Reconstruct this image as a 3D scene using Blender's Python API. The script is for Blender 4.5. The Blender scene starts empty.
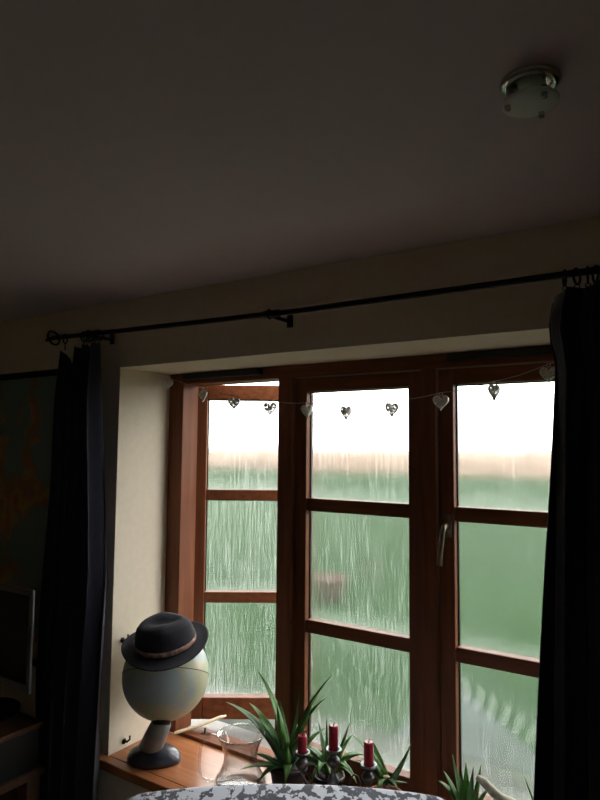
import bpy, bmesh, math, random
from mathutils import Vector, Matrix, noise as mnoise
random.seed(7)
sc = bpy.context.scene
C = sc.collection

# ------------------------------------------------------------------ camera, sky, exposure
EYE = Vector((0, 0, 1.75))
YAW, PITCH, ROLL, FPX = 0.57937, 0.07685, 0.00893, 630.0
v = Vector((-math.sin(YAW)*math.cos(PITCH), math.cos(YAW)*math.cos(PITCH), math.sin(PITCH)))
r = Vector((math.cos(YAW), math.sin(YAW), 0)); u = r.cross(v)
r2 = r*math.cos(ROLL) + u*math.sin(ROLL); u2 = u*math.cos(ROLL) - r*math.sin(ROLL)
cd = bpy.data.cameras.new('camera'); cam = bpy.data.objects.new('camera', cd); C.objects.link(cam)
cam.matrix_world = Matrix(((r2.x, u2.x, -v.x, EYE.x), (r2.y, u2.y, -v.y, EYE.y), (r2.z, u2.z, -v.z, EYE.z), (0, 0, 0, 1)))
cd.sensor_fit = 'VERTICAL'; cd.sensor_height = 24; cd.lens = FPX/800*24; cd.clip_start = 0.02; cd.clip_end = 500
sc.camera = cam

SKY = 6.5
w = bpy.data.worlds.new('overcast_sky'); sc.world = w; w.use_nodes = True
bg = w.node_tree.nodes['Background']; bg.inputs[0].default_value = (1.0, 0.985, 0.965, 1); bg.inputs[1].default_value = SKY
sc.view_settings.view_transform = 'Standard'; sc.view_settings.look = 'None'
sc.view_settings.exposure = 0.0; sc.view_settings.gamma = 1.0; sc.view_settings.use_curve_mapping = False
try:
    sc.cycles.max_bounces = 14; sc.cycles.diffuse_bounces = 6; sc.cycles.transmission_bounces = 12; sc.cycles.transparent_max_bounces = 16
    sc.cycles.sample_clamp_indirect = 8.0; sc.cycles.use_denoising = True
except Exception:
    pass

# ------------------------------------------------------------------ materials
def nodes(name):
    m = bpy.data.materials.new(name); m.use_nodes = True
    nt = m.node_tree; b = nt.nodes['Principled BSDF']
    return m, nt, b
def mk(nt, t, **kw):
    n = nt.nodes.new(t)
    for k, val in kw.items(): setattr(n, k, val)
    return n
def ramp(nt, fac, stops):
    n = mk(nt, 'ShaderNodeValToRGB'); e = n.color_ramp.elements
    while len(e) < len(stops): e.new(0.5)
    for i, (p, c) in enumerate(stops): e[i].position = p; e[i].color = (*c, 1)
    nt.links.new(fac, n.inputs[0]); return n.outputs[0]
def tex_noise(nt, scale=(1, 1, 1), s=1.0, detail=3, rough=0.5, coord='Object'):
    tc = mk(nt, 'ShaderNodeTexCoord'); mp = mk(nt, 'ShaderNodeMapping'); mp.inputs['Scale'].default_value = scale
    if coord == 'World':
        g = mk(nt, 'ShaderNodeNewGeometry'); nt.links.new(g.outputs['Position'], mp.inputs[0])
    else: nt.links.new(tc.outputs[coord], mp.inputs[0])
    n = mk(nt, 'ShaderNodeTexNoise'); n.inputs['Scale'].default_value = s; n.inputs['Detail'].default_value = detail; n.inputs['Roughness'].default_value = rough
    nt.links.new(mp.outputs[0], n.inputs['Vector']); return n.outputs[0]
def math_n(nt, op, a, b=None, clamp=False):
    n = mk(nt, 'ShaderNodeMath', operation=op); n.use_clamp = clamp
    for i, x in enumerate((a, b)):
        if x is None: continue
        if isinstance(x, (int, float)): n.inputs[i].default_value = x
        else: nt.links.new(x, n.inputs[i])
    return n.outputs[0]
def bump(nt, b, h, strength=0.2, dist=0.01):
    n = mk(nt, 'ShaderNodeBump'); n.inputs['Strength'].default_value = strength; n.inputs['Distance'].default_value = dist
    nt.links.new(h, n.inputs['Height']); nt.links.new(n.outputs[0], b.inputs['Normal']); return n
def plain(name, col, rough=0.6, metal=0.0, var=0.12, vs=12, bmp=0.0, coat=0.0, sheen=0.0, coord='Object', stretch=(1, 1, 1)):
    m, nt, b = nodes(name)
    n = tex_noise(nt, stretch, vs, coord=coord)
    c0 = tuple(x*(1-var) for x in col); c1 = tuple(min(1, x*(1+var)) for x in col)
    nt.links.new(ramp(nt, n, [(0.3, c0), (0.7, c1)]), b.inputs['Base Color'])
    b.inputs['Roughness'].default_value = rough; b.inputs['Metallic'].default_value = metal
    if coat: b.inputs['Coat Weight'].default_value = coat
    if sheen: b.inputs['Sheen Weight'].default_value = sheen
    if bmp: bump(nt, b, n, bmp, 0.004)
    return m
def wood(name, c0, c1, stretch, rough=0.5, coat=0.04):
    m, nt, b = nodes(name)
    n = tex_noise(nt, stretch, 1.0, 6, 0.6, coord='World')
    nt.links.new(ramp(nt, n, [(0.3, c0), (0.7, c1)]), b.inputs['Base Color'])
    b.inputs['Roughness'].default_value = rough; b.inputs['Specular IOR Level'].default_value = 0.25; b.inputs['Coat Weight'].default_value = coat; b.inputs['Coat Roughness'].default_value = 0.25
    bump(nt, b, n, 0.15, 0.002); return m

M = {}
M['wall'] = plain('cream_wall_paint', (0.72, 0.64, 0.50), 0.85, var=0.03, vs=40, bmp=0.05)
M['ceiling'] = plain('white_ceiling_paint', (0.68, 0.60, 0.64), 0.9, var=0.02, vs=30, bmp=0.04)
M['floor'] = wood('floor_boards', (0.26, 0.19, 0.13), (0.36, 0.27, 0.19), (6, 60, 6), 0.5)
DK, LT = (0.115, 0.034, 0.013), (0.205, 0.068, 0.026)
M['frame_v'] = wood('mahogany_upright', DK, LT, (60, 60, 3.5))
M['frame_h'] = wood('mahogany_rail', DK, LT, (3.5, 60, 60))
M['sill'] = wood('varnished_window_board', (0.33, 0.115, 0.04), (0.48, 0.19, 0.08), (3, 45, 45), 0.28, 0.5)
M['stone'] = plain('pale_stone_ledge', (0.20, 0.195, 0.18), 0.8, var=0.1, vs=30)
M['navy'] = plain('navy_curtain_cloth', (0.012, 0.014, 0.034), 0.8, var=0.15, vs=60, sheen=0.25)
M['iron'] = plain('black_iron', (0.012, 0.011, 0.010), 0.5, 0.6, var=0.1)
M['black_plastic'] = plain('black_plastic', (0.012, 0.012, 0.013), 0.45, var=0.1)
M['chrome'] = plain('chrome_metal', (0.55, 0.55, 0.55), 0.2, 1.0, var=0.05)
M['steel'] = plain('brushed_handle_metal', (0.20, 0.17, 0.13), 0.35, 1.0, var=0.1)
M['silver'] = plain('silver_filigree', (0.66, 0.63, 0.60), 0.45, 0.35, var=0.3, vs=300)
M['pewter'] = plain('pewter_metal', (0.15, 0.15, 0.155), 0.35, 0.85, var=0.2, vs=60)
M['wax'] = plain('dark_red_wax', (0.36, 0.008, 0.03), 0.35, var=0.15, vs=40, coat=0.2)
M['wick'] = plain('burnt_wick', (0.02, 0.015, 0.012), 0.9)
M['thread'] = plain('pale_thread', (0.45, 0.42, 0.38), 0.8)
M['felt'] = plain('navy_felt', (0.010, 0.011, 0.020), 0.9, var=0.25, vs=90, bmp=0.15, sheen=0.05)
M['base_blue'] = plain('slate_blue_plastic', (0.03, 0.036, 0.055), 0.28, var=0.1, coat=0.4)
M['grey_plastic'] = plain('grey_plastic', (0.30, 0.29, 0.27), 0.45, var=0.05)
M['silver_plastic'] = plain('silver_plastic_bezel', (0.17, 0.17, 0.18), 0.45, var=0.05)
M['screen'] = plain('dark_screen', (0.006, 0.006, 0.007), 0.2, var=0.05)
M['desk'] = wood('brown_desk_wood', (0.07, 0.033, 0.018), (0.12, 0.06, 0.032), (4, 40, 40))
M['soil'] = plain('dark_soil', (0.03, 0.02, 0.014), 0.95, var=0.5, vs=120, bmp=0.6)
M['pot_dark'] = plain('dark_plant_pot', (0.035, 0.032, 0.035), 0.5, var=0.2)
M['pot_terra'] = plain('terracotta', (0.33, 0.12, 0.06), 0.8, var=0.15, vs=30)
M['pot_red'] = plain('weathered_red_pot', (0.060, 0.014, 0.013), 0.8, var=0.2, vs=20)
M['pot_pale'] = plain('pale_ceramic', (0.50, 0.49, 0.50), 0.3, var=0.05)
M['aloe_a'] = plain('aloe_leaf_green', (0.12, 0.29, 0.06), 0.42, var=0.35, vs=18, coat=0.15)
M['aloe_b'] = plain('aloe_leaf_grey_green', (0.16, 0.31, 0.13), 0.45, var=0.3, vs=18, coat=0.15)
for k_ in ('aloe_a', 'aloe_b'):            # fleshy leaves let some light through
    nt = M[k_].node_tree; b = nt.nodes['Principled BSDF']; o_ = nt.nodes['Material Output']
    tl = mk(nt, 'ShaderNodeBsdfTranslucent'); ms = mk(nt, 'ShaderNodeMixShader'); ms.inputs[0].default_value = 0.3
    nt.links.new(b.inputs['Base Color'].links[0].from_socket, tl.inputs[0]); nt.links.new(b.outputs[0], ms.inputs[1]); nt.links.new(tl.outputs[0], ms.inputs[2]); nt.links.new(ms.outputs[0], o_.inputs[0])
M['aloe_stem'] = plain('dry_aloe_stem', (0.34, 0.22, 0.15), 0.85, var=0.3, vs=60)
M['branch'] = plain('pale_knobbly_bark', (0.62, 0.58, 0.44), 0.85, var=0.3, vs=70, bmp=0.5)
M['pale_stick'] = plain('pale_wood', (0.66, 0.56, 0.38), 0.5, var=0.1, vs=30)
M['ringwhite'] = plain('white_ring', (0.7, 0.68, 0.64), 0.4)
M['navy_book'] = plain('dark_blue_cover', (0.03, 0.04, 0.08), 0.6)
M['red_book'] = plain('dull_red_cover', (0.16, 0.045, 0.03), 0.6)
M['paper'] = plain('paper_edges', (0.5, 0.46, 0.38), 0.9)

# clear glass (jug)
m = bpy.data.materials.new('clear_jug_glass'); m.use_nodes = True; nt = m.node_tree; nt.nodes.clear(); M['jug'] = m
jo = mk(nt, 'ShaderNodeOutputMaterial'); jm = mk(nt, 'ShaderNodeMixShader'); jt = mk(nt, 'ShaderNodeBsdfTransparent'); jg_ = mk(nt, 'ShaderNodeBsdfGlossy')
jt.inputs[0].default_value = (0.93, 0.935, 0.935, 1); jg_.inputs['Roughness'].default_value = 0.06; jl = mk(nt, 'ShaderNodeLayerWeight'); jl.inputs[0].default_value = 0.5
jf = math_n(nt, 'MULTIPLY', math_n(nt, 'POWER', jl.outputs['Facing'], 2.0), 0.85); jf = math_n(nt, 'ADD', jf, 0.05)
nt.links.new(jf, jm.inputs[0]); nt.links.new(jt.outputs[0], jm.inputs[1]); nt.links.new(jg_.outputs[0], jm.inputs[2]); nt.links.new(jm.outputs[0], jo.inputs[0])
# frosted lamp disc
m, nt, b = nodes('frosted_lamp_glass'); M['frost'] = m
b.inputs['Base Color'].default_value = (0.90, 0.96, 0.90, 1); b.inputs['Roughness'].default_value = 0.5
b.inputs['Transmission Weight'].default_value = 0.30; b.inputs['IOR'].default_value = 1.4; b.inputs['Subsurface Weight'].default_value = 0.3; b.inputs['Subsurface Scale'].default_value = 0.01

# rain-wet, misted window pane.  "wet" on each pane: how many rain runs; "fog": how misted
m = bpy.data.materials.new('rain_wet_glass'); m.use_nodes = True; nt = m.node_tree; nt.nodes.clear(); M['pane'] = m
out = mk(nt, 'ShaderNodeOutputMaterial')
def attr(name):
    a = mk(nt, 'ShaderNodeAttribute', attribute_type='OBJECT', attribute_name=name); return a.outputs['Fac']
wet, fog, wipe = attr('wet'), attr('fog'), attr('wipe')
runs = tex_noise(nt, (270, 270, 7), 1.0, 2, 0.5, 'World')
runs2 = tex_noise(nt, (230, 230, 24), 1.0, 2, 0.6, 'World')
patch = tex_noise(nt, (7, 7, 4), 1.0, 2, 0.5, 'World')
def mr(x, a, b_, c=0.0, d=1.0):
    n = mk(nt, 'ShaderNodeMapRange'); nt.links.new(x, n.inputs[0])
    for i, val in enumerate((a, b_, c, d)): n.inputs[i+1].default_value = val
    return n.outputs[0]
streak = math_n(nt, 'MULTIPLY', math_n(nt, 'MULTIPLY', mr(runs, 0.42, 0.66), mr(runs2, 0.34, 0.60, 0.15, 1.0)), mr(patch, 0.32, 0.62, 0.25, 1.0))
dots = math_n(nt, 'MULTIPLY', mr(runs2, 0.57, 0.68), mr(patch, 0.62, 0.38))
st = math_n(nt, 'MULTIPLY', math_n(nt, 'ADD', streak, math_n(nt, 'MULTIPLY', dots, 0.5)), wet)
gen = mk(nt, 'ShaderNodeTexCoord'); sep = mk(nt, 'ShaderNodeSeparateXYZ'); nt.links.new(gen.outputs['Generated'], sep.inputs[0])
low = mr(sep.outputs['Z'], 0.14, 0.0)
fogv = math_n(nt, 'ADD', math_n(nt, 'MULTIPLY', fog, mr(patch, 0.3, 0.7, 0.7, 1.3)), math_n(nt, 'MULTIPLY', low, 0.040))
# curved hand-wiped marks in the mist (one pane)
wv = mk(nt, 'ShaderNodeTexWave', wave_type='RINGS', rings_direction='SPHERICAL'); wm = mk(nt, 'ShaderNodeMapping')
wm.inputs['Location'].default_value = (0.10, 0, -0.78); wm.inputs['Scale'].default_value = (1, 0, 1); nt.links.new(gen.outputs['Generated'], wm.inputs[0]); nt.links.new(wm.outputs[0], wv.inputs['Vector'])
wv.inputs['Scale'].default_value = 3.0; wv.inputs['Distortion'].default_value = 1.0; wv.inputs['Detail Scale'].default_value = 1.0
band = math_n(nt, 'SUBTRACT', sep.outputs['Z'], math_n(nt, 'SUBTRACT', 0.80, math_n(nt, 'MULTIPLY', sep.outputs['X'], 0.45)))
bandm = mr(math_n(nt, 'ABSOLUTE', band), 0.13, 0.05)
fogv = math_n(nt, 'ADD', fogv, math_n(nt, 'MULTIPLY', math_n(nt, 'MULTIPLY', wv.outputs['Fac'], bandm), math_n(nt, 'MULTIPLY', wipe, 0.04)))
haze = math_n(nt, 'ADD', math_n(nt, 'MULTIPLY', st, 0.13), fogv, True)
bp = mk(nt, 'ShaderNodeBump'); bp.inputs['Strength'].default_value = 0.3; bp.inputs['Distance'].default_value = 0.002
nt.links.new(math_n(nt, 'MULTIPLY', runs, wet), bp.inputs['Height'])
rf = mk(nt, 'ShaderNodeBsdfRefraction'); rf.inputs['IOR'].default_value = 1.16; rf.inputs['Roughness'].default_value = 0.17
rf.inputs['Color'].default_value = (0.97, 0.985, 0.97, 1); nt.links.new(bp.outputs[0], rf.inputs['Normal'])
tp = mk(nt, 'ShaderNodeBsdfTransparent'); tp.inputs['Color'].default_value = (0.96, 0.98, 0.96, 1)
mx0 = mk(nt, 'ShaderNodeMixShader'); mx0.inputs[0].default_value = 0.85
nt.links.new(tp.outputs[0], mx0.inputs[1]); nt.links.new(rf.outputs[0], mx0.inputs[2])
tl = mk(nt, 'ShaderNodeBsdfTranslucent'); tl.inputs['Color'].default_value = (0.86, 0.88, 0.88, 1)
mx1 = mk(nt, 'ShaderNodeMixShader'); nt.links.new(haze, mx1.inputs[0]); nt.links.new(mx0.outputs[0], mx1.inputs[1]); nt.links.new(tl.outputs[0], mx1.inputs[2])
nt.links.new(mx1.outputs[0], out.inputs[0])

# lawn, hedge, paving
m, nt, b = nodes('wet_lawn_grass'); M['lawn'] = m
a1 = tex_noise(nt, (0.10, 0.22, 0.1), 1.0, 3, coord='World'); a2 = tex_noise(nt, (9, 9, 9), 1.0, 3, coord='World')
nt.links.new(ramp(nt, math_n(nt, 'ADD', math_n(nt, 'MULTIPLY', a1, 0.75), math_n(nt, 'MULTIPLY', a2, 0.25)), [(0.36, (0.0052, 0.0215, 0.0046)), (0.62, (0.0120, 0.0345, 0.0076))]), b.inputs['Base Color'])
b.inputs['Roughness'].default_value = 1.0; b.inputs['Specular IOR Level'].default_value = 0.1
M['hedge'] = plain('bare_brown_hedge', (0.22, 0.16, 0.125), 0.95, var=0.35, vs=1.2)
M['paving'] = plain('wet_grey_paving', (0.020, 0.031, 0.027), 0.9, var=0.25, vs=2)
M['gravel'] = plain('pale_gravel', (0.028, 0.034, 0.025), 1.0, var=0.6, vs=6)

# globe print
m, nt, b = nodes('globe_print'); M['globe'] = m
n1 = tex_noise(nt, (1, 1, 1), 9.0, 5, 0.55); n2 = tex_noise(nt, (1, 1, 1), 22.0, 3)
land = ramp(nt, n2, [(0.30, (0.56, 0.54, 0.34)), (0.5, (0.46, 0.51, 0.34)), (0.72, (0.60, 0.50, 0.34))])
sea = (0.40, 0.47, 0.48)
mixc = mk(nt, 'ShaderNodeMix', data_type='RGBA'); nt.links.new(ramp(nt, n1, [(0.47, (0, 0, 0)), (0.53, (1, 1, 1))]), mixc.inputs[0])
mixc.inputs[6].default_value = (*sea, 1); nt.links.new(land, mixc.inputs[7]); nt.links.new(mixc.outputs[2], b.inputs['Base Color'])
b.inputs['Roughness'].default_value = 0.35
# wall map print
m, nt, b = nodes('wall_map_print'); M['map'] = m
n1 = tex_noise(nt, (1, 1, 1), 4.6, 5, 0.6); n2 = tex_noise(nt, (1, 1, 1), 9.0, 2)
land = ramp(nt, n2, [(0.34, (0.42, 0.10, 0.05)), (0.46, (0.50, 0.34, 0.10)), (0.54, (0.46, 0.20, 0.10)), (0.66, (0.22, 0.26, 0.14))])
mixc = mk(nt, 'ShaderNodeMix', data_type='RGBA'); nt.links.new(ramp(nt, n1, [(0.50, (0, 0, 0)), (0.53, (1, 1, 1))]), mixc.inputs[0])
mixc.inputs[6].default_value = (0.20, 0.30, 0.27, 1); nt.links.new(land, mixc.inputs[7]); nt.links.new(mixc.outputs[2], b.inputs['Base Color'])
b.inputs['Roughness'].default_value = 0.6
# printed chair cloth
m, nt, b = nodes('navy_white_print_cloth'); M['print'] = m
n1 = tex_noise(nt, (1.7, 1, 1), 34.0, 3, 0.6); vo = mk(nt, 'ShaderNodeTexVoronoi', feature='DISTANCE_TO_EDGE'); tcx = mk(nt, 'ShaderNodeTexCoord')
vo.inputs['Scale'].default_value = 22; nt.links.new(tcx.outputs['Object'], vo.inputs['Vector'])
f = math_n(nt, 'ADD', math_n(nt, 'MULTIPLY', n1, 1.0), math_n(nt, 'MULTIPLY', vo.outputs['Distance'], 0.7))
nt.links.new(ramp(nt, f, [(0.55, (0.030, 0.034, 0.06)), (0.59, (0.60, 0.62, 0.72))]), b.inputs['Base Color'])
b.inputs['Roughness'].default_value = 0.85; b.inputs['Sheen Weight'].default_value = 0.2
# woven hat band
M['band'] = plain('woven_hat_band', (0.30, 0.17, 0.13), 0.7, var=0.7, vs=70)

# ------------------------------------------------------------------ helpers
class MB:
    def __init__(s): s.v = []; s.f = []
    def add(s, vs, fs):
        o = len(s.v); s.v += [tuple(x) for x in vs]; s.f += [tuple(i+o for i in f) for f in fs]; return s
    def box(s, x0, x1, y0, y1, z0, z1):
        vs = [(x, y, z) for x in (x0, x1) for y in (y0, y1) for z in (z0, z1)]
        return s.add(vs, [(0, 1, 3, 2), (4, 6, 7, 5), (0, 4, 5, 1), (2, 3, 7, 6), (0, 2, 6, 4), (1, 5, 7, 3)])
    def tube(s, pts, rad, n=8, caps=True, closed=False):
        pts = [Vector(p) for p in pts]; N = len(pts); rad = rad if isinstance(rad, (list, tuple)) else [rad]*N
        vs = []; prev = None
        for i, p in enumerate(pts):
            a = pts[(i-1) % N] if closed or i > 0 else p; c = pts[(i+1) % N] if closed or i < N-1 else p
            t = (c-a).normalized()
            if prev is None:
                prev = t.orthogonal().normalized()
            prev = (prev - t*prev.dot(t)).normalized(); bnm = t.cross(prev)
            for k in range(n):
                an = 2*math.pi*k/n; vs.append(p + (prev*math.cos(an)+bnm*math.sin(an))*rad[i])
        fs = []
        for i in range(N if closed else N-1):
            j = (i+1) % N
            for k in range(n):
                fs.append((i*n+k, i*n+(k+1) % n, j*n+(k+1) % n, j*n+k))
        if caps and not closed: fs += [tuple(range(n-1, -1, -1)), tuple(range((N-1)*n, N*n))]
        return s.add(vs, fs)
    def torus(s, c, axis, R, rr, n=20, k=6):
        axis = Vector(axis).normalized(); a = axis.orthogonal().normalized(); b_ = axis.cross(a); c = Vector(c)
        return s.tube([c+(a*math.cos(2*math.pi*i/n)+b_*math.sin(2*math.pi*i/n))*R for i in range(n)], rr, k, closed=True)
    def lathe(s, prof, n=28, c=(0, 0, 0), caps=True):
        vs = [(c[0]+rr*math.cos(2*math.pi*k/n), c[1]+rr*math.sin(2*math.pi*k/n), c[2]+z) for rr, z in prof for k in range(n)]
        fs = [(i*n+k, i*n+(k+1) % n, (i+1)*n+(k+1) % n, (i+1)*n+k) for i in range(len(prof)-1) for k in range(n)]
        if caps:
            if prof[0][0] > 1e-5: fs.append(tuple(range(n-1, -1, -1)))
            if prof[-1][0] > 1e-5: fs.append(tuple(range((len(prof)-1)*n, len(prof)*n)))
        return s.add(vs, fs)
    def mesh(s, name, smooth=False):
        me = bpy.data.meshes.new(name); me.from_pydata(s.v, [], s.f); me.update()
        bm = bmesh.new(); bm.from_mesh(me); bmesh.ops.remove_doubles(bm, verts=bm.verts, dist=1e-6); bmesh.ops.recalc_face_normals(bm, faces=bm.faces); bm.to_mesh(me); bm.free()
        if smooth:
            for p in me.polygons: p.use_smooth = True
        return me
    def build(s, name, mat, parent=None, smooth=False, bevel=0.0):
        return link(name, s.mesh(name, smooth), mat, parent, bevel)
def link(name, me, mat, parent=None, bevel=0.0):
    o = bpy.data.objects.new(name, me); C.objects.link(o)
    if mat and not me.materials: me.materials.append(M[mat])
    if parent: o.parent = parent
    if bevel:
        md = o.modifiers.new('soft_edges', 'BEVEL'); md.width = bevel; md.segments = 2; md.limit_method = 'ANGLE'
    return o
def tag(o, label=None, cat=None, group=None, kind=None):
    if label: o['label'] = label
    if cat: o['category'] = cat
    if group: o['group'] = group
    if kind: o['kind'] = kind
    return o
def thing(name, label, cat, loc=(0, 0, 0), rz=0.0, group=None):
    o = bpy.data.objects.new(name, None); C.objects.link(o); o.location = loc; o.rotation_euler = (0, 0, rz); o.empty_display_size = 0.05
    return tag(o, label, cat, group)
def superbox(w_, d_, h_, p=6, cuts=9):
    bm = bmesh.new(); bmesh.ops.create_cube(bm, size=2); bmesh.ops.subdivide_edges(bm, edges=bm.edges, cuts=cuts, use_grid_fill=True)
    for x in bm.verts:
        c = x.co; n = (abs(c.x)**p+abs(c.y)**p+abs(c.z)**p)**(1/p); c /= n; x.co = (c.x*w_/2, c.y*d_/2, c.z*h_/2)
    return bm
def bmobj(name, bm, mat, parent=None, smooth=True):
    me = bpy.data.meshes.new(name); bm.to_mesh(me); bm.free()
    for p in me.polygons: p.use_smooth = smooth
    return link(name, me, mat, parent)

# ------------------------------------------------------------------ the room
WY, WY2 = 1.505, 1.86            # window wall, inner and outer face
XL, XR = -1.746, -0.145          # reveal
ZS, ZH = 0.71, 2.03              # window board, soffit
CEIL = 2.27
RX0, RX1, RY0 = -3.7, 2.3, -2.6
def st(name, mb, mat, label, bevel=0.0): 
    o = mb.build(name, mat, None, False, bevel); return tag(o, label, None, None, 'structure')
st('wall_window', MB().box(RX0-.2, XL, WY, WY2, -.1, CEIL+.1).box(XR, RX1+.2, WY, WY2, -.1, CEIL+.1).box(XL, XR, WY, WY2, ZH, CEIL+.1).box(XL, XR, WY, WY2, -.1, ZS-.032), 'wall', 'cream painted wall with the deep window recess')
st('wall_left', MB().box(RX0-.2, RX0, RY0, WY, -.1, CEIL+.1), 'wall', 'cream painted side wall to the left')
st('wall_right', MB().box(RX1, RX1+.2, RY0, WY, -.1, CEIL+.1), 'wall', 'cream painted side wall to the right')
st('wall_back', MB().box(RX0-.2, RX1+.2, RY0-.2, RY0, -.1, CEIL+.1), 'wall', 'cream painted wall behind the viewer')
st('floor', MB().box(RX0, RX1, RY0, WY, -.1, 0), 'floor', 'wooden floor of the room')
st('ceiling', MB().box(RX0-.2, RX1+.2, RY0-.2, WY2, CEIL, CEIL+.15), 'ceiling', 'shadowed white plaster ceiling')
mb = MB().box(XL, XR, WY, 1.752, ZS-.03, ZS).box(XL-.055, XR+.055, 1.468, WY, ZS-.03, ZS)
st('trim_1', mb, 'sill', 'varnished reddish wooden window board', 0.004)
st('trim_2', MB().box(XL-.06, XR+.06, 1.835, 1.985, 0.625, 0.678), 'stone', 'pale stone ledge outside under the window', 0.004)

# outside
g = MB().box(-170, 120, WY2, 150, -.30, -.10)
st('ground', g, 'lawn', 'wet green lawn and field outside the window')
st('path_paving', MB().box(-12, 5, WY2, 3.85, -.10, -.085), 'gravel', 'pale gravel strip along the house outside')
pp = MB().add([(-1.75, 4.95, -.099), (-1.78, 3.85, -.099), (-.72, 3.85, -.099), (-1.75, 4.95, -.08), (-1.78, 3.85, -.08), (-.72, 3.85, -.08)], [(0, 1, 2), (3, 5, 4), (0, 3, 4, 1), (1, 4, 5, 2), (2, 5, 3, 0)])
st('garden_paving', pp, 'paving', 'wet grey paving with a slanting edge outside')
# hedge: lumpy long mound with a ragged top
mb = MB(); L = 260; prof = [(-1.2, 0), (-1.35, .9), (-1.05, 1.6), (-.45, 2.0), (.3, 2.05), (1.0, 1.6), (1.3, .8), (1.2, 0)]
vs = []
for i in range(L+1):
    x = -75+i*0.4
    for (dy, z) in prof:
        q = mnoise.noise(Vector((x*.55, dy*1.7, z*1.7)))*.45 + mnoise.noise(Vector((x*1.9, dy*3, z*3+9)))*.22
        k = 0 if z == 0 else 1
        vs.append((x, 46+dy*(1+.25*q)+q*.5*k, -.15+z*(1+.18*q*k)))
P_ = len(prof)
mb.add(vs, [(i*P_+k, i*P_+k+1, (i+1)*P_+k+1, (i+1)*P_+k) for i in range(L) for k in range(P_-1)])
tag(mb.build('hedge', 'hedge', None, True), 'long bare brownish hedge along the far edge of the lawn', 'hedge')
# reddish pot far out on the lawn
pt = thing('garden_pot', 'reddish pot on the lawn, blurred behind the middle light of the window', 'pot', (-3.95, 6.75, -.1))
MB().lathe([(.12, 0), (.17, .20), (.18, .24), (.205, .245), (.205, .30), (.175, .30), (.165, .25)], 24).build('pot', 'pot_red', pt, True)
MB().lathe([(.165, .255), (.09, .275), (.0001, .285)], 24).build('soil', 'soil', pt, True)

# ------------------------------------------------------------------ window
FY0, FY1 = 1.75, 1.835
ZB, ZT = 0.722, 1.988
win = bpy.data.objects.new('window_1', None); C.objects.link(win); win.empty_display_size = .05; win.location = (-.945, 1.79, ZS)
tag(win, 'brown wooden casement window of three lights, the far left one open', None, None, 'structure')
inv = Matrix.Translation(-Vector(win.location))
def wpart(name, mb, mat, bevel=0.003):
    o = mb.build(name, mat, None, False, bevel); o.data.transform(inv); o.parent = win; return o
LX = [-1.675, -1.173, -.671]; OW = .456
wpart('jamb', MB().box(XL, LX[0], FY0, FY1, ZS, ZH+.01), 'frame_v')
wpart('jamb', MB().box(LX[2]+OW, XR, FY0, FY1, ZS, ZH+.01), 'frame_v')
for k in (0, 1): wpart('mullion', MB().box(LX[k]+OW-(.012 if k == 0 else 0), LX[k+1], FY0-.004, FY1, ZS, ZT+.004), 'frame_v')
wpart('head_rail', MB().box(LX[0], LX[2]+OW, FY0, FY1, ZT, ZH+.01), 'frame_h')
bt = MB().add([(LX[0], FY0, ZS-.05), (LX[0], FY1+.03, ZS-.05), (LX[0], FY1+.03, ZB-.02), (LX[0], FY0+.02, ZB), (LX[0], FY0, ZB)] + [(LX[2]+OW, FY0, ZS-.05), (LX[2]+OW, FY1+.03, ZS-.05), (LX[2]+OW, FY1+.03, ZB-.02), (LX[2]+OW, FY0+.02, ZB), (LX[2]+OW, FY0, ZB)],
   [(0, 1, 2, 3, 4), (9, 8, 7, 6, 5)] + [(i, (i+1) % 5, (i+1) % 5+5, i+5) for i in range(5)])
wpart('bottom_rail', bt, 'frame_h')
for x0, x1 in ((-1.668, -1.30), (-.634, -.235)):
    vn = wpart('trickle_vent', MB().box(x0, x1, FY0-.016, FY0, 2.004, 2.026), 'black_plastic'); vn['label'] = 'black trickle vent strip'

# sash in its own frame: x from 0 (left edge) to SW, y from 0 (inner face) to ST, z world heights
SW, STK, RS = OW-.004, .045, .045
BARS = [(1.547, 1.588), (1.156, 1.197)]; PZ0, PZ1 = .805, 1.939
def sash(loc, rz, wetv, fogv_, wipe_=None, handle=False, label=None):
    zt_ = ZT-.003+(.012 if rz else 0)          # the open sash shows the lip that laps over the frame
    o = MB().box(0, RS, 0, STK, ZB+.003, zt_).box(SW-RS, SW, 0, STK, ZB+.003, zt_).build('sash', 'frame_v', win, False, .003)
    o.location = Vector((loc[0], loc[1], 0)) + Vector((-win.location.x, -win.location.y, -win.location.z)); o.rotation_euler = (0, 0, rz)
    if label: o['label'] = label
    MB().box(RS, SW-RS, 0, STK, ZB+.003, PZ0).build('bottom_rail', 'frame_h', o, False, .003)
    MB().box(RS, SW-RS, 0, STK, PZ1, ZT-.003+(.012 if rz else 0)).build('top_rail', 'frame_h', o, False, .003)
    for z0, z1 in BARS: MB().box(RS, SW-RS, .004, STK-.004, z0, z1).build('glazing_bar', 'frame_h', o, False, .003)
    for i, (z0, z1) in enumerate(((PZ0, BARS[1][0]), (BARS[1][1], BARS[0][0]), (BARS[0][1], PZ1))):
        p = MB().box(RS, SW-RS, .032, .036, z0, z1).build('pane', 'pane', o)
        p['wet'] = wetv[i]; p['fog'] = fogv_[i]; p['wipe'] = 1.0 if wipe_ == i else 0.0
        p['label'] = 'rain-streaked misted glass pane'
        # dark gasket line round the glass
        MB().box(RS, RS+.004, .024, .032, z0, z1).box(SW-RS-.004, SW-RS, .024, .032, z0, z1).box(RS+.004, SW-RS-.004, .024, .032, z1-.003, z1).build('gasket', 'black_plastic', o)
    return o
s0 = sash((-1.692, 1.842), math.radians(34), (1.1, 1.1, 1.1), (.012, .012, .010), label='left sash swung open outwards')
s1 = sash((LX[1]+.002, 1.762), 0, (.85, .75, .8), (.010, .008, .010))
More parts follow.
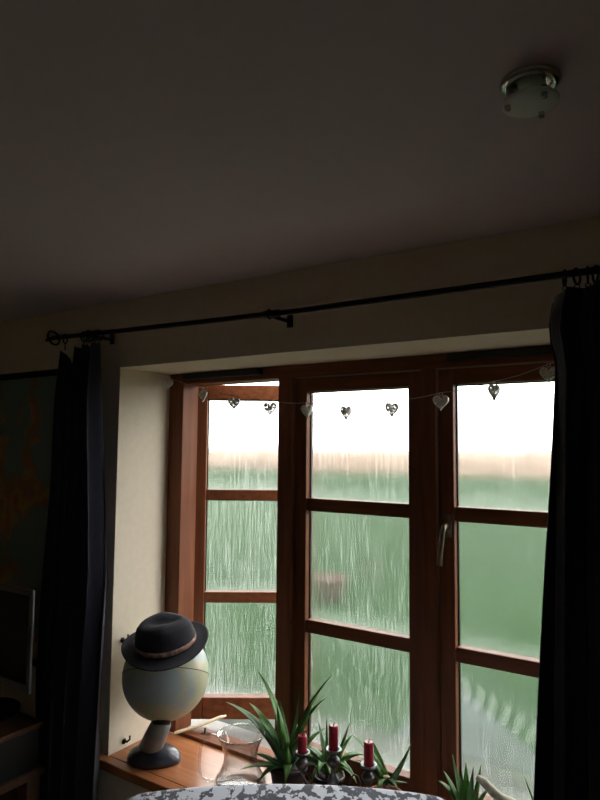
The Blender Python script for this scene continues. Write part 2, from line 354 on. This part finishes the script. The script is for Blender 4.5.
s2 = sash((LX[2]+.002, 1.762), 0, (.25, .2, .5), (.007, .006, .012), wipe_=0)
# handle on the left stile of the right sash
h = MB().tube([(.026, -.004, 1.535), (.026, -.03, 1.533), (.024, -.037, 1.52), (.018, -.036, 1.47), (.013, -.034, 1.425)], [.008, .008, .008, .0075, .008], 8)
h.box(.014, .038, -.004, 0, 1.50, 1.565)
hd = h.build('handle', 'steel', s2, True); hd['label'] = 'dull metal casement handle'
# stay bar on the open sash's bottom rail and its peg
wpart('stay_peg', MB().tube([(-1.575, 1.80, .715), (-1.575, 1.80, .738)], .004, 8).box(-1.59, -1.56, 1.79, 1.81, .714, .719), 'steel', 0)
sb = MB().tube([(-1.652, 1.722, .728), (-1.60, 1.79, .741), (-1.56, 1.86, .757), (-1.553, 1.872, .757)], [.0055, .006, .006, .006], 8)
sb.tube([(-1.553, 1.872, .757), (-1.55, 1.885, .757)], .004, 6)
ob = wpart('stay_bar', sb, 'pale_stick', 0); ob['label'] = 'pale stay bar reaching in from the open sash'

# ------------------------------------------------------------------ globe and hat
GC = Vector((-1.564, 1.583, .989)); GR = .143
gd = (GC-EYE).normalized(); gr = gd.cross(Vector((0, 0, 1))).normalized(); gu = gr.cross(gd)
ax = (gr*.07 + gu*.98 + gd*.155).normalized()            # globe axis, leaning
gl = thing('desk_globe', 'pale blue and cream desk globe on a dark base on the window board', 'globe', (-1.60, 1.565, ZS))
go = Vector(gl.location)
bm = bmesh.new(); bmesh.ops.create_uvsphere(bm, u_segments=48, v_segments=28, radius=GR)
sp = bmobj('sphere', bm, 'globe', gl); sp.location = GC-go
sp.rotation_euler = ax.to_track_quat('Z', 'Y').to_euler()
eq = MB().torus((0, 0, .0), (0, 0, 1), GR+.0002, .0011, 64, 5).build('equator_seam', 'black_plastic', sp, True)
south = GC - ax*GR
MB().tube([south+ax*.012-go, south-ax*.008-go], [.034, .026], 20).build('collar', 'black_plastic', gl, True)
mb = MB(); nb = Vector((-1.615, 1.568, ZS+.03))-go; ntp = south-ax*.004-go
mb.tube([nb, nb.lerp(ntp, .5), ntp], [.040, .037, .032], 18); mb.build('neck', 'grey_plastic', gl, True)
mb = MB(); n = 36; rows = [(1.0, 0), (1.04, .010), (1.0, .022), (.86, .036), (.60, .046), (.25, .050)]
vs = []
for k_, z in rows:
    for i in range(n):
        a = 2*math.pi*i/n; vs.append(Vector((math.cos(a)*.088*k_*(1+.08*math.cos(a)), math.sin(a)*.060*k_, z)))
rm = Matrix.Rotation(.50, 3, 'Z'); vs = [rm @ q for q in vs]
mb.add(vs, [(i*n+k, i*n+(k+1) % n, (i+1)*n+(k+1) % n, (i+1)*n+k) for i in range(len(rows)-1) for k in range(n)] + [tuple(range(n-1, -1, -1)), tuple(range((len(rows)-1)*n, len(rows)*n))])
mb.build('base', 'base_blue', gl, True)

ht = thing('felt_hat', 'dark navy felt hat with a woven band, resting tilted on the globe', 'hat')
hax = (gu*.82 - gr*.13 - gd*.54).normalized()
ht.scale = (.98, .98, .88)
ht.location = GC + hax*.109 + gr*.012
ht.rotation_euler = (Matrix((gr - hax*gr.dot(hax), hax.cross(gr - hax*gr.dot(hax)), hax)).transposed()).to_euler()
n = 56
def hat_ring(rx, ry, z, brim=0):
    out_ = []
    for i in range(n):
        a = 2*math.pi*i/n; c, s_ = math.cos(a), math.sin(a)
        zz = z + brim*(.016*c*c*abs(c) - .012*max(0, -s_)) 
        out_.append((rx*c, ry*s_, zz))
    return out_
crown = [hat_ring(.098, .088, .010), hat_ring(.097, .086, .03), hat_ring(.094, .080, .06), hat_ring(.088, .070, .085), hat_ring(.078, .058, .100), hat_ring(.06, .040, .104), hat_ring(.04, .02, .094), hat_ring(.015, .006, .086)]
# pinch at the front of the crown (towards +x)
cr = []
for k, ring in enumerate(crown):
    for (x, y, z) in ring:
        f = max(0, min(1, (z-.04)/.06)) * max(0, x/.09)
        cr.append((x, y*(1-.42*f), z - .012*f*(1 if k < 7 else .6) - .010*max(0, -x/.09)*max(0, (z-.05)/.05)))
def ringmesh(vs_, rows_, cap=True):
    mb_ = MB(); fs = [(i*n+k, i*n+(k+1) % n, (i+1)*n+(k+1) % n, (i+1)*n+k) for i in range(rows_-1) for k in range(n)]
    if cap: fs.append(tuple(range((rows_-1)*n, rows_*n)))
    return mb_.add(vs_, fs)
o = ringmesh(cr, len(crown)).build('crown', 'felt', ht, True); md = o.modifiers.new('s', 'SOLIDIFY'); md.thickness = .003; md.offset = 1
br = [hat_ring(.096, .086, .012), hat_ring(.103, .093, .008, .15), hat_ring(.125, .115, .005, .5), hat_ring(.139, .132, .006, .9), hat_ring(.145, .138, .008, 1.0)]
o = ringmesh(sum(br, []), len(br), False).build('brim', 'felt', ht, True); md = o.modifiers.new('s', 'SOLIDIFY'); md.thickness = .003; md.offset = 0
bd = [hat_ring(.1025, .0925, .014), hat_ring(.1022, .092, .022), hat_ring(.1015, .0905, .032)]
o = ringmesh(sum(bd, []), 3, False).build('hat_band', 'band', ht, True); md = o.modifiers.new('s', 'SOLIDIFY'); md.thickness = .002; md.offset = 1

# ------------------------------------------------------------------ glass jug
jx, jy = -1.258, 1.605
jg = thing('glass_jug', 'clear glass jug with a flared rim and a loop handle beside the globe', 'jug', (jx, jy, ZS))
prof_o = [(.074, 0), (.081, .008), (.078, .020), (.064, .042), (.053, .070), (.052, .095), (.058, .120), (.068, .143), (.0745, .156)]
prof_i = [(.0727, .157), (.0662, .142), (.0562, .120), (.0502, .095), (.0512, .070), (.0622, .043), (.076, .021), (.072, .006), (.0001, .005)]
MB().lathe([(.0001, 0)]+prof_o+prof_i, 44, caps=False).build('body', 'jug', jg, True)
hp = [(-.066, .145), (-.088, .150), (-.110, .140), (-.124, .115), (-.128, .080), (-.127, .045), (-.118, .022), (-.098, .014), (-.082, .014)]
hdir = (-r2).copy(); hdir.z = 0; hdir.normalize()
MB().tube([hdir*(-a)+Vector((0, 0, z)) for a, z in hp], .0045, 10).build('handle', 'jug', jg, True)

# ------------------------------------------------------------------ aloes
def leaf_mesh(base, tip, w0, bulge, thick=.35, seg=9):
    base, tip = Vector(base), Vector(tip); mid = (base+tip)/2 + Vector(bulge)
    vs = []; fs = []; K = 6
    for i in range(seg+1):
        t = i/seg; p = base*(1-t)**2 + mid*2*t*(1-t) + tip*t*t
        d = ((mid-base)*(1-t)+(tip-mid)*t).normalized()
        side = d.cross(Vector((0, 0, 1)))
        if side.length < .15: side = d.cross(r2)
        side.normalize(); up = side.cross(d)
        ww = w0*1.3*(1-t**1.6)*.5 + .0006
        for sx, sz in ((-1, .30), (-.5, .02), (0, -.02), (.5, .02), (1, .30), (0, -1)):
            q = p + side*sx*ww + up*(sz*ww*(thick*2 if sz < -.5 else 1.0))
            vs.append(q)
    for i in range(seg):
        for k in range(K): fs.append((i*K+k, i*K+(k+1) % K, (i+1)*K+(k+1) % K, (i+1)*K+k))
    fs += [tuple(range(K)), tuple(range(seg*K, seg*K+K))]
    return MB().add(vs, fs)
def aloe(label, loc, potr, poth, potmat, tips, stem=0.0, mats=('aloe_a', 'aloe_b'), group='aloes on the window board'):
    t = thing('aloe_plant', label, 'plant', loc, 0, group); L0 = Vector(loc)
    p = MB().lathe([(potr*.72, 0), (potr*.95, poth*.85), (potr*1.06, poth*.86), (potr*1.06, poth), (potr*.97, poth), (potr*.93, poth*.88)], 28).build('pot', potmat, t, True)
    MB().lathe([(potr*.94, poth*.9), (potr*.4, poth*.93), (.0001, poth*.94)], 24).build('soil', 'soil', p, True)
    c = Vector((0, 0, poth*.92+stem))
    MB().tube([(0, 0, poth*.85), (0.002, 0, poth*.92+stem+.01)], [.013, .011], 10).build('stem', 'aloe_stem', t, True)
    for i, (tp_, w0, bl) in enumerate(tips):
        d = Vector(tp_)-L0-c; hb = Vector((d.x, d.y, 0))
        hb = hb.normalized()*.010 if hb.length > 1e-4 else hb
        leaf_mesh(c+hb+Vector((0, 0, -.004+.006*(i % 3))), Vector(tp_)-L0, w0, bl).build('leaf', mats[i % 2], t, True)
    return t
aloe('largest aloe with long upright leaves, in a dark pot next to the glass jug', (-1.115, 1.655, ZS), .058, .085, 'pot_dark', [
    ((-1.243, 1.655, 1.052), .030, (.045, 0, .045)), ((-.965, 1.66, 1.084), .026, (-.05, .01, .02)), ((-.985, 1.66, 1.014), .028, (-.03, 0, .045)),
    ((-1.366, 1.66, .919), .034, (.02, 0, .06)), ((-1.283, 1.675, .931), .030, (.0, 0, .045)), ((-1.098, 1.69, .995), .024, (.0, .01, .0)),
    ((-1.205, 1.535, .80), .022, (.015, -.015, .035)), ((-1.16, 1.55, .75), .020, (.0, -.02, .05)), ((-1.06, 1.56, .79), .022, (.02, -.02, .04)),
    ((-1.19, 1.60, .93), .032, (.035, -.01, .02)), ((-1.135, 1.62, .99), .030, (.01, -.01, 0)), ((-1.02, 1.62, .93), .026, (-.02, 0, .02)),
    ((-1.20, 1.73, .94), .026, (0, 0, .02)), ((-1.02, 1.715, .90), .024, (0, 0, .03)), ((-1.07, 1.59, .88), .024, (0, -.02, .02)), ((-1.18, 1.565, .84), .022, (0, -.02, .03))])
aloe('small rosette aloe standing behind the middle candle', (-.990, 1.690, ZS), .044, .075, 'pot_dark', [
    ((-1.06, 1.60, .86), .028, (0, -.01, .04)), ((-.965, 1.585, .83), .030, (0, -.01, .06)), ((-1.065, 1.60, .82), .026, (0, -.01, .05)), ((-.88, 1.66, .80), .030, (0, 0, .06)),
    ((-1.036, 1.70, .925), .020, (0, 0, .0)), ((-1.005, 1.70, .944), .018, (0, 0, 0)), ((-.926, 1.70, .945), .022, (.0, 0, .0)), ((-.942, 1.70, .904), .022, (.01, 0, 0)),
    ((-1.08, 1.66, .85), .026, (0, 0, .04)), ((-.895, 1.64, .84), .030, (0, 0, .05)), ((-.87, 1.70, .865), .030, (0, 0, .04)), ((-.93, 1.60, .81), .026, (0, 0, .06)),
    ((-1.03, 1.59, .82), .026, (0, 0, .05)), ((-.97, 1.66, .90), .022, (0, 0, .0)), ((-1.00, 1.60, .77), .018, (0, -.02, .07)), ((-.94, 1.745, .89), .022, (0, 0, .02))], .02, ('aloe_b', 'aloe_a'))
aloe('sparse aloe with two long spreading leaves, right of the candles', (-.800, 1.680, ZS), .052, .075, 'pot_terra', [
    ((-.908, 1.675, .925), .026, (.03, 0, .02)), ((-.722, 1.68, .946), .026, (-.005, 0, -.03)), ((-.845, 1.65, .875), .026, (0, 0, .02)), ((-.885, 1.66, .865), .028, (0, 0, .03)),
    ((-.86, 1.72, .90), .022, (0, 0, .0)), ((-.74, 1.63, .835), .012, (0, 0, .02)), ((-.765, 1.62, .85), .010, (0, 0, .0)), ((-.725, 1.655, .85), .010, (0, 0, .0)), ((-.79, 1.60, .80), .014, (0, -.01, .04))], .045)
aloe('spiky aloe between the middle and right lights, half hidden below', (-.560, 1.655, ZS), .055, .085, 'pot_pale', [
    ((-.520, 1.65, .956), .024, (0, 0, .0)), ((-.620, 1.65, .912), .022, (.0, 0, .02)), ((-.632, 1.64, .888), .022, (0, 0, .03)), ((-.545, 1.665, .935), .030, (-.005, 0, 0)),
    ((-.575, 1.66, .925), .028, (0, 0, 0)), ((-.50, 1.66, .90), .022, (0, 0, .02)), ((-.535, 1.60, .88), .02, (0, 0, .02)), ((-.61, 1.69, .94), .018, (0, 0, 0)), ((-.58, 1.71, .92), .02, (0, 0, 0))], .02)
aloe('aloe at the window end, mostly hidden by the right curtain', (-.345, 1.66, ZS), .052, .085, 'pot_dark', [
    ((-.418, 1.655, .958), .012, (.0, 0, .0)), ((-.27, 1.66, .96), .02, (0, 0, .02)), ((-.34, 1.70, .97), .02, (0, 0, 0)), ((-.36, 1.60, .90), .02, (0, 0, .02)), ((-.29, 1.61, .91), .02, (0, 0, .02))], .02)
# pale knobbly branch propped among the right pots
pts = [(-.516, 1.602, .945), (-.498, 1.600, .938), (-.478, 1.598, .925), (-.458, 1.596, .914), (-.435, 1.594, .908), (-.41, 1.592, .908), (-.385, 1.590, .906), (-.35, 1.585, .89), (-.30, 1.575, .84), (-.25, 1.565, .77), (-.215, 1.56, .722)]
rd = [.007, .0105, .011, .012, .017, .013, .019, .015, .018, .014, .015]
mb = MB().tube(pts, rd, 10); mb.tube([pts[3], (-.476, 1.592, .86), (-.487, 1.585, .80), (-.49, 1.575, .722)], [.008, .007, .008, .009], 8)
tag(mb.build('driftwood_branch', 'branch', None, True), 'pale knobbly branch beside the spiky aloe near the right curtain', 'branch')

# ------------------------------------------------------------------ candelabrum and candles
cpos = [(-1.033, 1.607, .865), (-.928, 1.607, .900), (-.832, 1.637, .872)]
cc = Vector((cpos[1][0], cpos[1][1], ZS))
cn = thing('candelabrum', 'pewter three-branched candelabrum among the aloes', 'candelabrum', cc)
MB().lathe([(.038, 0), (.040, .006), (.032, .012), (.018, .020), (.010, .035), (.016, .05), (.010, .062), (.008, .085), (.014, .098), (.018, .108), (.013, .118), (.007, .128), (.008, .150), (.014, .158), (.008, .166), (.010, .172)], 24).build('stem', 'pewter', cn, True)
for i, p in enumerate(cpos):
    q = Vector(p)-cc
    MB().lathe([(.007, -.050), (.011, -.044), (.018, -.036), (.020, -.028), (.015, -.020), (.009, -.015), (.012, -.008), (.023, -.003), (.024, .004), (.0155, .004), (.0145, -.001), (.0001, -.002)], 20, q).build('candle_cup', 'pewter', cn, True)
    if i != 1:
        a0 = Vector((0, 0, .098)); e = q+Vector((0, 0, -.048))
        hh = Vector((e.x, e.y, 0))
        MB().tube([a0, a0+hh*.25+Vector((0, 0, -.022)), a0+hh*.55+Vector((0, 0, -.036)), a0+hh*.85+Vector((0, 0, -.025)), e+Vector((0, 0, -.01)), e+Vector((0, 0, .003))], .0045, 8).build('arm', 'pewter', cn, True)
        # curled tendril
        MB().tube([a0+hh*.55+Vector((0, 0, -.034))] + [a0+hh*(.62+.16*math.sin(t))+Vector((0, 0, .005-.03*math.cos(t))) for t in (0.6, 1.2, 1.9, 2.6, 3.3, 4.0, 4.7)], .0025, 6).build('tendril', 'pewter', cn, True)
for p, hgt, lb in zip(cpos, (.050, .068, .064), ('dark red candle stub on the left arm of the candelabrum, nearest the largest aloe', 'dark red candle on the tall middle cup of the candelabrum', 'dark red candle on the right arm of the candelabrum')):
    cdl = thing('candle', lb, 'candle', p, 0, 'dark red candles')
    MB().lathe([(.0135, -.001), (.0135, hgt*.92), (.0125, hgt), (.009, hgt+.001), (.0001, hgt-.003)], 20).build('wax', 'wax', cdl, True)
    MB().tube([(0, 0, hgt-.003), (.001, 0, hgt+.004), (.003, .001, hgt+.009)], .0011, 6).build('wick', 'wick', cdl, True)

# ------------------------------------------------------------------ heart garland
def heart_mesh(seed):
    rnd = random.Random(seed); NA, NR = 40, 9; mb_ = MB()
    def pt(k, j, sgn):
        s_ = k/NR; t = 2*math.pi*j/NA
        x = 16*math.sin(t)**3; z = 13*math.cos(t)-5*math.cos(2*t)-2*math.cos(3*t)-math.cos(4*t)
        return (x*s_*.00142, sgn*.009*math.sqrt(max(0, 1-s_**2))+0.0, (z*s_)*.00155-.026)
    for sgn in (1, -1):
        vs_ = [pt(k, j, sgn) for k in range(NR+1) for j in range(NA)]; fs = []
        for k in range(NR):
            for j in range(NA):
                hole = 1 < k < 8 and rnd.random() < .24
                if not hole: fs.append((k*NA+j, k*NA+(j+1) % NA, (k+1)*NA+(j+1) % NA, (k+1)*NA+j))
        mb_.add(vs_, fs)
    mb_.torus((0, 0, -.004), (0, 1, 0), .0045, .0010, 12, 5)
    return mb_.mesh('heart', True)
hm = [heart_mesh(i) for i in range(3)]
hp = [(-1.686, 1.985), (-1.512, 1.937), (-1.37, 1.904), (-1.217, 1.882), (-1.072, 1.869), (-.931, 1.862), (-.779, 1.867), (-.63, 1.883), (-.482, 1.907), (-.343, 1.945)]
GY = 1.69
ga = thing('heart_garland', 'string of silver filigree hearts hung across the top of the window', 'garland', (-.945, GY, 1.90)); g0 = Vector(ga.location)
line = [Vector((-1.742, GY, 2.018))]
ks = GY/1.68
hpos = [Vector((x*ks, GY, 1.75+(z-1.75)*ks+.026)) for x, z in hp]
hpos[0].x = -1.70; 
for q in hpos: line.append(q)
line.append(Vector((-.19, GY, 2.012))); line.append(Vector((-.148, GY, 2.026)))
fine_l = []
for a, b_ in zip(line[:-1], line[1:]):
    for k in range(4): 
        t = k/4; fine_l.append(a.lerp(b_, t)-Vector((0, 0, .010*math.sin(math.pi*t)*.5))-g0)
fine_l.append(line[-1]-g0)
MB().tube(fine_l, .0011, 5).build('cord', 'thread', ga, True)
for i, q in enumerate(hpos):
    o = link('heart', hm[i % 3], 'silver', ga); o.location = q-g0; o.rotation_euler = (0, 0, (.9, -.2, .35, .5, 1.05, 1.2, .95, .25, 1.15, .3)[i])

# ------------------------------------------------------------------ curtain rod and curtains
RYc = 1.40
rodpts = [(-1.955, RYc, 2.1405), (-1.6, RYc, 2.133), (-1.25, RYc, 2.126), (-.95, RYc, 2.121), (-.6, RYc, 2.121), (-.2, RYc, 2.122), (.2, RYc, 2.122)]
rod = thing('curtain_rod', 'black iron curtain rod with a looped end above the window', 'curtain rod', (-.95, RYc, 2.121)); R0 = Vector(rod.location)
MB().tube([Vector(p)-R0 for p in rodpts], .0078, 12).build('rod', 'iron', rod, True)
MB().tube([Vector((-1.04, RYc, 2.1225))-R0, Vector((-.985, RYc, 2.1215))-R0], .0105, 12).build('joint_sleeve', 'iron', rod, True)
fin = MB(); fc = Vector((-1.985, RYc, 2.141))-R0
for k in range(2):
    a = math.pi*k/2+.5
    d = Vector((0, math.cos(a), math.sin(a)))
    fin.tube([fc+Vector((.030*math.cos(t), 0, 0))+d*.026*math.sin(t) for t in [2*math.pi*i/20 for i in range(20)]], .0038, 6, closed=True)
fin.tube([fc+Vector((.024, 0, 0)), fc+Vector((.04, 0, 0))], .010, 10)
fin.build('finial', 'iron', rod, True)
def bracket(x, z):
    b_ = MB().tube([Vector((x, WY-.004, z-.004))-R0, Vector((x, RYc+.012, z-.004))-R0], .0055, 8)
    b_.torus(Vector((x, RYc, z))-R0, (1, 0, 0), .0115, .0035, 18, 6)
    b_.box(*[c for p in ((x-.009-R0.x, x+.009-R0.x), (WY-.006-R0.y, WY-.0005-R0.y), (z-.020-R0.z, z+.016-R0.z)) for c in p])
    return b_.build('bracket', 'iron', rod, True)
bracket(-1.79, 2.137); bracket(-1.02, 2.122); bracket(.05, 2.122)

def rod_z(x):
    for a, b_ in zip(rodpts[:-1], rodpts[1:]):
        if a[0] <= x <= b_[0]: return a[2]+(b_[2]-a[2])*(x-a[0])/(b_[0]-a[0])
    return rodpts[-1][2]
def curtain(label, xl, xr, ztop, rings, folds, amp, zbot=.03, seed=0):
    x0 = (xl(1)+xr(1))/2
    t = thing('curtain', label, 'curtain', (x0, RYc, 0), 0, 'navy curtains'); T0 = Vector(t.location)
    NU, NZ = 150, 46; vs_ = []
    for j in range(NZ+1):
        s_ = j/NZ
        for i in range(NU+1):
            uu = i/NU; z = zbot + (ztop(uu)-zbot)*s_
            h_ = (z-zbot)/(2.08-zbot)
            ph = .5*math.sin(3*h_+seed)+.6*mnoise.noise(Vector((uu*2.2, h_*1.3, seed)))
            y = RYc + amp*(.75+.25*(1-h_))*math.sin(2*math.pi*(folds*uu+ph*.35)) + .006*mnoise.noise(Vector((uu*9, h_*5, seed+3)))
            if h_ > .93: y = RYc + (y-RYc)*(.55+.45*(1-h_)/.07)
            x = xl(h_) + (xr(h_)-xl(h_))*(uu + .018*math.sin(4*math.pi*(folds*uu+ph*.35)))
            vs_.append(Vector((x, min(y, 1.452), z))-T0)
    W_ = NU+1
    o = MB().add(vs_, [(j*W_+i, j*W_+i+1, (j+1)*W_+i+1, (j+1)*W_+i) for j in range(NZ) for i in range(NU)]).build('cloth', 'navy', t, True)
    md = o.modifiers.new('s', 'SOLIDIFY'); md.thickness = .003
    ring_me = None
    for x, tl_ in rings:
        z = rod_z(x)
        mb_ = MB().torus((0, 0, -.0075), (1, tl_, 0), .0165, .0027, 20, 6)
        mb_.torus((0, 0, -.029), (tl_, 1, 0), .005, .0013, 12, 5)
        mb_.tube([(0, 0, -.033), (0, .002, -.040), (0, 0, -.048)], .0022, 6)
        o = mb_.build('ring', 'iron', t, True); o.location = Vector((x, RYc, z))-T0
    return t
def ztl(uu):
    if uu < .06: return 2.092-.3*uu
    if uu < .42: 
        t = (uu-.06)/.36; return 2.070 + .028*t - .045*math.sin(math.pi*t)
    return 2.098 + .006*math.sin(uu*22)
curtain('long dark navy curtain drawn back at the left of the window', lambda h_: -1.925-.055*max(0, min(1, (.80-h_)/.35)), lambda h_: -1.742+.055*max(0, min(1, (.93-h_)/.3)), ztl,
        [(-1.918, .5), (-1.815, .2), (-1.795, -.3), (-1.775, .1), (-1.757, .3), (-1.735, -.2)], 4.5, .034, seed=1.7)
curtain('long dark navy curtain drawn back at the right of the window', lambda h_: -.280-.012*math.sin(max(0, (h_-.93))/.07*math.pi)-.095*max(0, (.93-h_)), lambda h_: .12+.03*(1-h_), lambda uu: 2.094+.005*math.sin(uu*30)-.03*max(0, 1-uu*9),
        [(-.250, .35), (-.226, -.25), (-.205, .15), (-.190, .5), (-.172, -.3), (-.15, .1), (-.11, .2), (-.06, 0), (-.02, .3), (.075, -.2), (.11, .1)], 6.5, .036, seed=4.1)

# tie-back hooks on the reveal
for (y, z, lb) in ((1.551, 1.075, 'small dark wall hook in the window recess, just left of the hat'), (1.572, .728, 'small dark wall hook low in the window recess by the globe base')):
    k = thing('wall_hook', lb, 'hook', (XL, y, z), 0, 'wall hooks in the recess')
    MB().tube([(.0002, 0, .004), (.003, 0, .004)], .009, 14).tube([(.002, 0, .004), (.016, 0, .006), (.024, .004, .014), (.022, .006, .026)], .0034, 8).build('hook', 'iron', k, True)
    if z > 1: MB().torus((.017, 0, -.012), (.2, 1, 0), .014, .0016, 20, 6).build('ring', 'ringwhite', k, True)

# ------------------------------------------------------------------ ceiling downlight
dl = thing('ceiling_light', 'small round ceiling downlight with a frosted glass disc on metal studs', 'light', (-.198, .888, CEIL))
MB().lathe([(.041, 0), (.0415, -.003), (.038, -.008), (.031, -.0095), (.028, -.006), (.026, -.001), (.0001, -.001)], 40, caps=False).build('bezel', 'chrome', dl, True)
MB().lathe([(.0001, -.0015), (.017, -.0015), (.0165, -.007), (.011, -.009), (.0001, -.0085)], 24, caps=False).build('bulb', 'frost', dl, True)
MB().lathe([(.0001, -.0350), (.036, -.0350), (.0385, -.0335), (.0385, -.0305), (.036, -.0290), (.0001, -.0290)], 44, caps=False).build('glass_disc', 'frost', dl, True)
for a in (3.6, 1.3, 5.55):
    x, y = .031*math.cos(a), .031*math.sin(a)
    MB().tube([(x, y, -.006), (x, y, -.029)], .0022, 8).tube([(x, y, -.0352), (x, y, -.0415)], .0042, 10).tube([(x, y, -.0285), (x, y, -.024)], .0042, 10).build('stud', 'chrome', dl, True)

# ------------------------------------------------------------------ wall map, desk, monitor
mp_ = thing('wall_map', 'dim coloured wall map hung from a dark batten left of the curtain', 'map', (-2.52, WY, 1.0))
MB().box(-.50, .62, -.004, -.001, -.05, 1.025).build('sheet', 'map', mp_)
MB().box(-.515, .635, -.017, -.001, 1.02, 1.045).build('batten', 'iron', mp_, False, .003)
MB().box(-.515, .635, -.017, -.001, -.07, -.048).build('batten', 'iron', mp_, False, .003)
dk = thing('desk', 'brown wooden desk standing under the wall map', 'desk', (-2.5, 1.02, 0))
MB().box(-.75, .66, -.34, .31, .695, .72).build('desktop', 'desk', dk, False, .003)
for sx in (-.73, .61):
    for sy in (-.32, .25): MB().box(sx, sx+.045, sy, sy+.045, 0, .695).build('leg', 'desk', dk, False, .002)
MB().box(-.68, .61, .24, .26, .45, .69).build('back_panel', 'desk', dk)
rs = thing('monitor_riser', 'low brown wooden shelf raising the monitor above the desk', 'shelf', (-2.25, 1.20, .72))
MB().box(-.42, .405, -.12, .12, .125, .143).build('shelf_top', 'desk', rs, False, .002)
for x in (-.41, .375): MB().box(x, x+.02, -.11, .11, 0, .125).build('side_panel', 'black_plastic', rs, False, .002)
for i, (mt_, th, lb) in enumerate((('navy_book', .03, 'dark blue book lying flat on the desk under the monitor shelf'), ('red_book', .025, 'dull red book on top of the blue one under the monitor shelf'))):
    bk = thing('book', lb, 'book', (-2.02, 1.20, .72+i*.0305), .05-.12*i, 'books under the monitor shelf')
    MB().box(-.11, .11, -.08, .08, 0, .003).box(-.11, .11, -.08, .08, th-.003, th).box(-.11, -.107, -.08, .08, .003, th-.003).build('cover', mt_, bk)
    MB().box(-.106, .105, -.076, .076, .003, th-.003).build('pages', 'paper', bk)
mo = thing('monitor', 'flat computer monitor with a silver bezel and dark screen left of the curtain', 'monitor', (-2.055, 1.25, .863))
X0, X1, Z0, Z1 = -.235, .237, .112, .430
MB().box(X0+.03, X1-.03, .003, .022, Z0+.004, Z1-.004).build('back_shell', 'black_plastic', mo, False, .006)
MB().box(X0, X1, -.006, .003, Z1-.019, Z1).box(X0, X1, -.006, .003, Z0, Z0+.024).box(X0, X0+.019, -.006, .003, Z0+.024, Z1-.019).box(X1-.019, X1, -.006, .003, Z0+.024, Z1-.019).build('bezel', 'silver_plastic', mo, False, .002)
MB().box(X0+.019, X1-.019, -.005, .003, Z0+.024, Z1-.019).build('screen', 'screen', mo)
MB().box(-.05, .03, .005, .03, .01, .16).build('stand_neck', 'black_plastic', mo, False, .004)
MB().lathe([(.11, 0), (.11, .008), (.08, .014), (.0001, .016)], 32, (-.01, .0, 0)).build('stand_base', 'black_plastic', mo, True)

# ------------------------------------------------------------------ armchair in the foreground (only the top of its back is in view)
yc = math.atan2(r2.y, r2.x)
ac = thing('armchair', 'armchair back in navy and white printed fabric in front of the window board', 'armchair', (-.762, 1.135, 0), yc)
bm = superbox(.76, .13, .62, 16, 12)
for x in bm.verts:
    c = x.co; c.z += .704 - .010*(c.x/.35)**2*max(0, c.z/.31) ; c.y += -.03*(c.x/.35)**2 + .10*((c.z-.45)/.6)*0.3
bmobj('backrest', bm, 'print', ac)
bm = superbox(.62, .56, .16, 6, 8)
for x in bm.verts: x.co += Vector((0, -.30, .40))
bmobj('seat_cushion', bm, 'print', ac)
for sx in (-1, 1):
    bm = superbox(.13, .56, .34, 6, 8)
    for x in bm.verts: x.co += Vector((sx*.30, -.31, .46))
    bmobj('armrest', bm, 'print', ac)
bm = superbox(.60, .56, .16, 9, 6)
for x in bm.verts: x.co += Vector((0, -.29, .24))
bmobj('seat_base', bm, 'print', ac)
for sx in (-.25, .25):
    for sy in (-.50, -.06): MB().lathe([(.014, 0), (.022, .18)], 12, (sx, sy, 0)).build('leg', 'desk', ac, True)
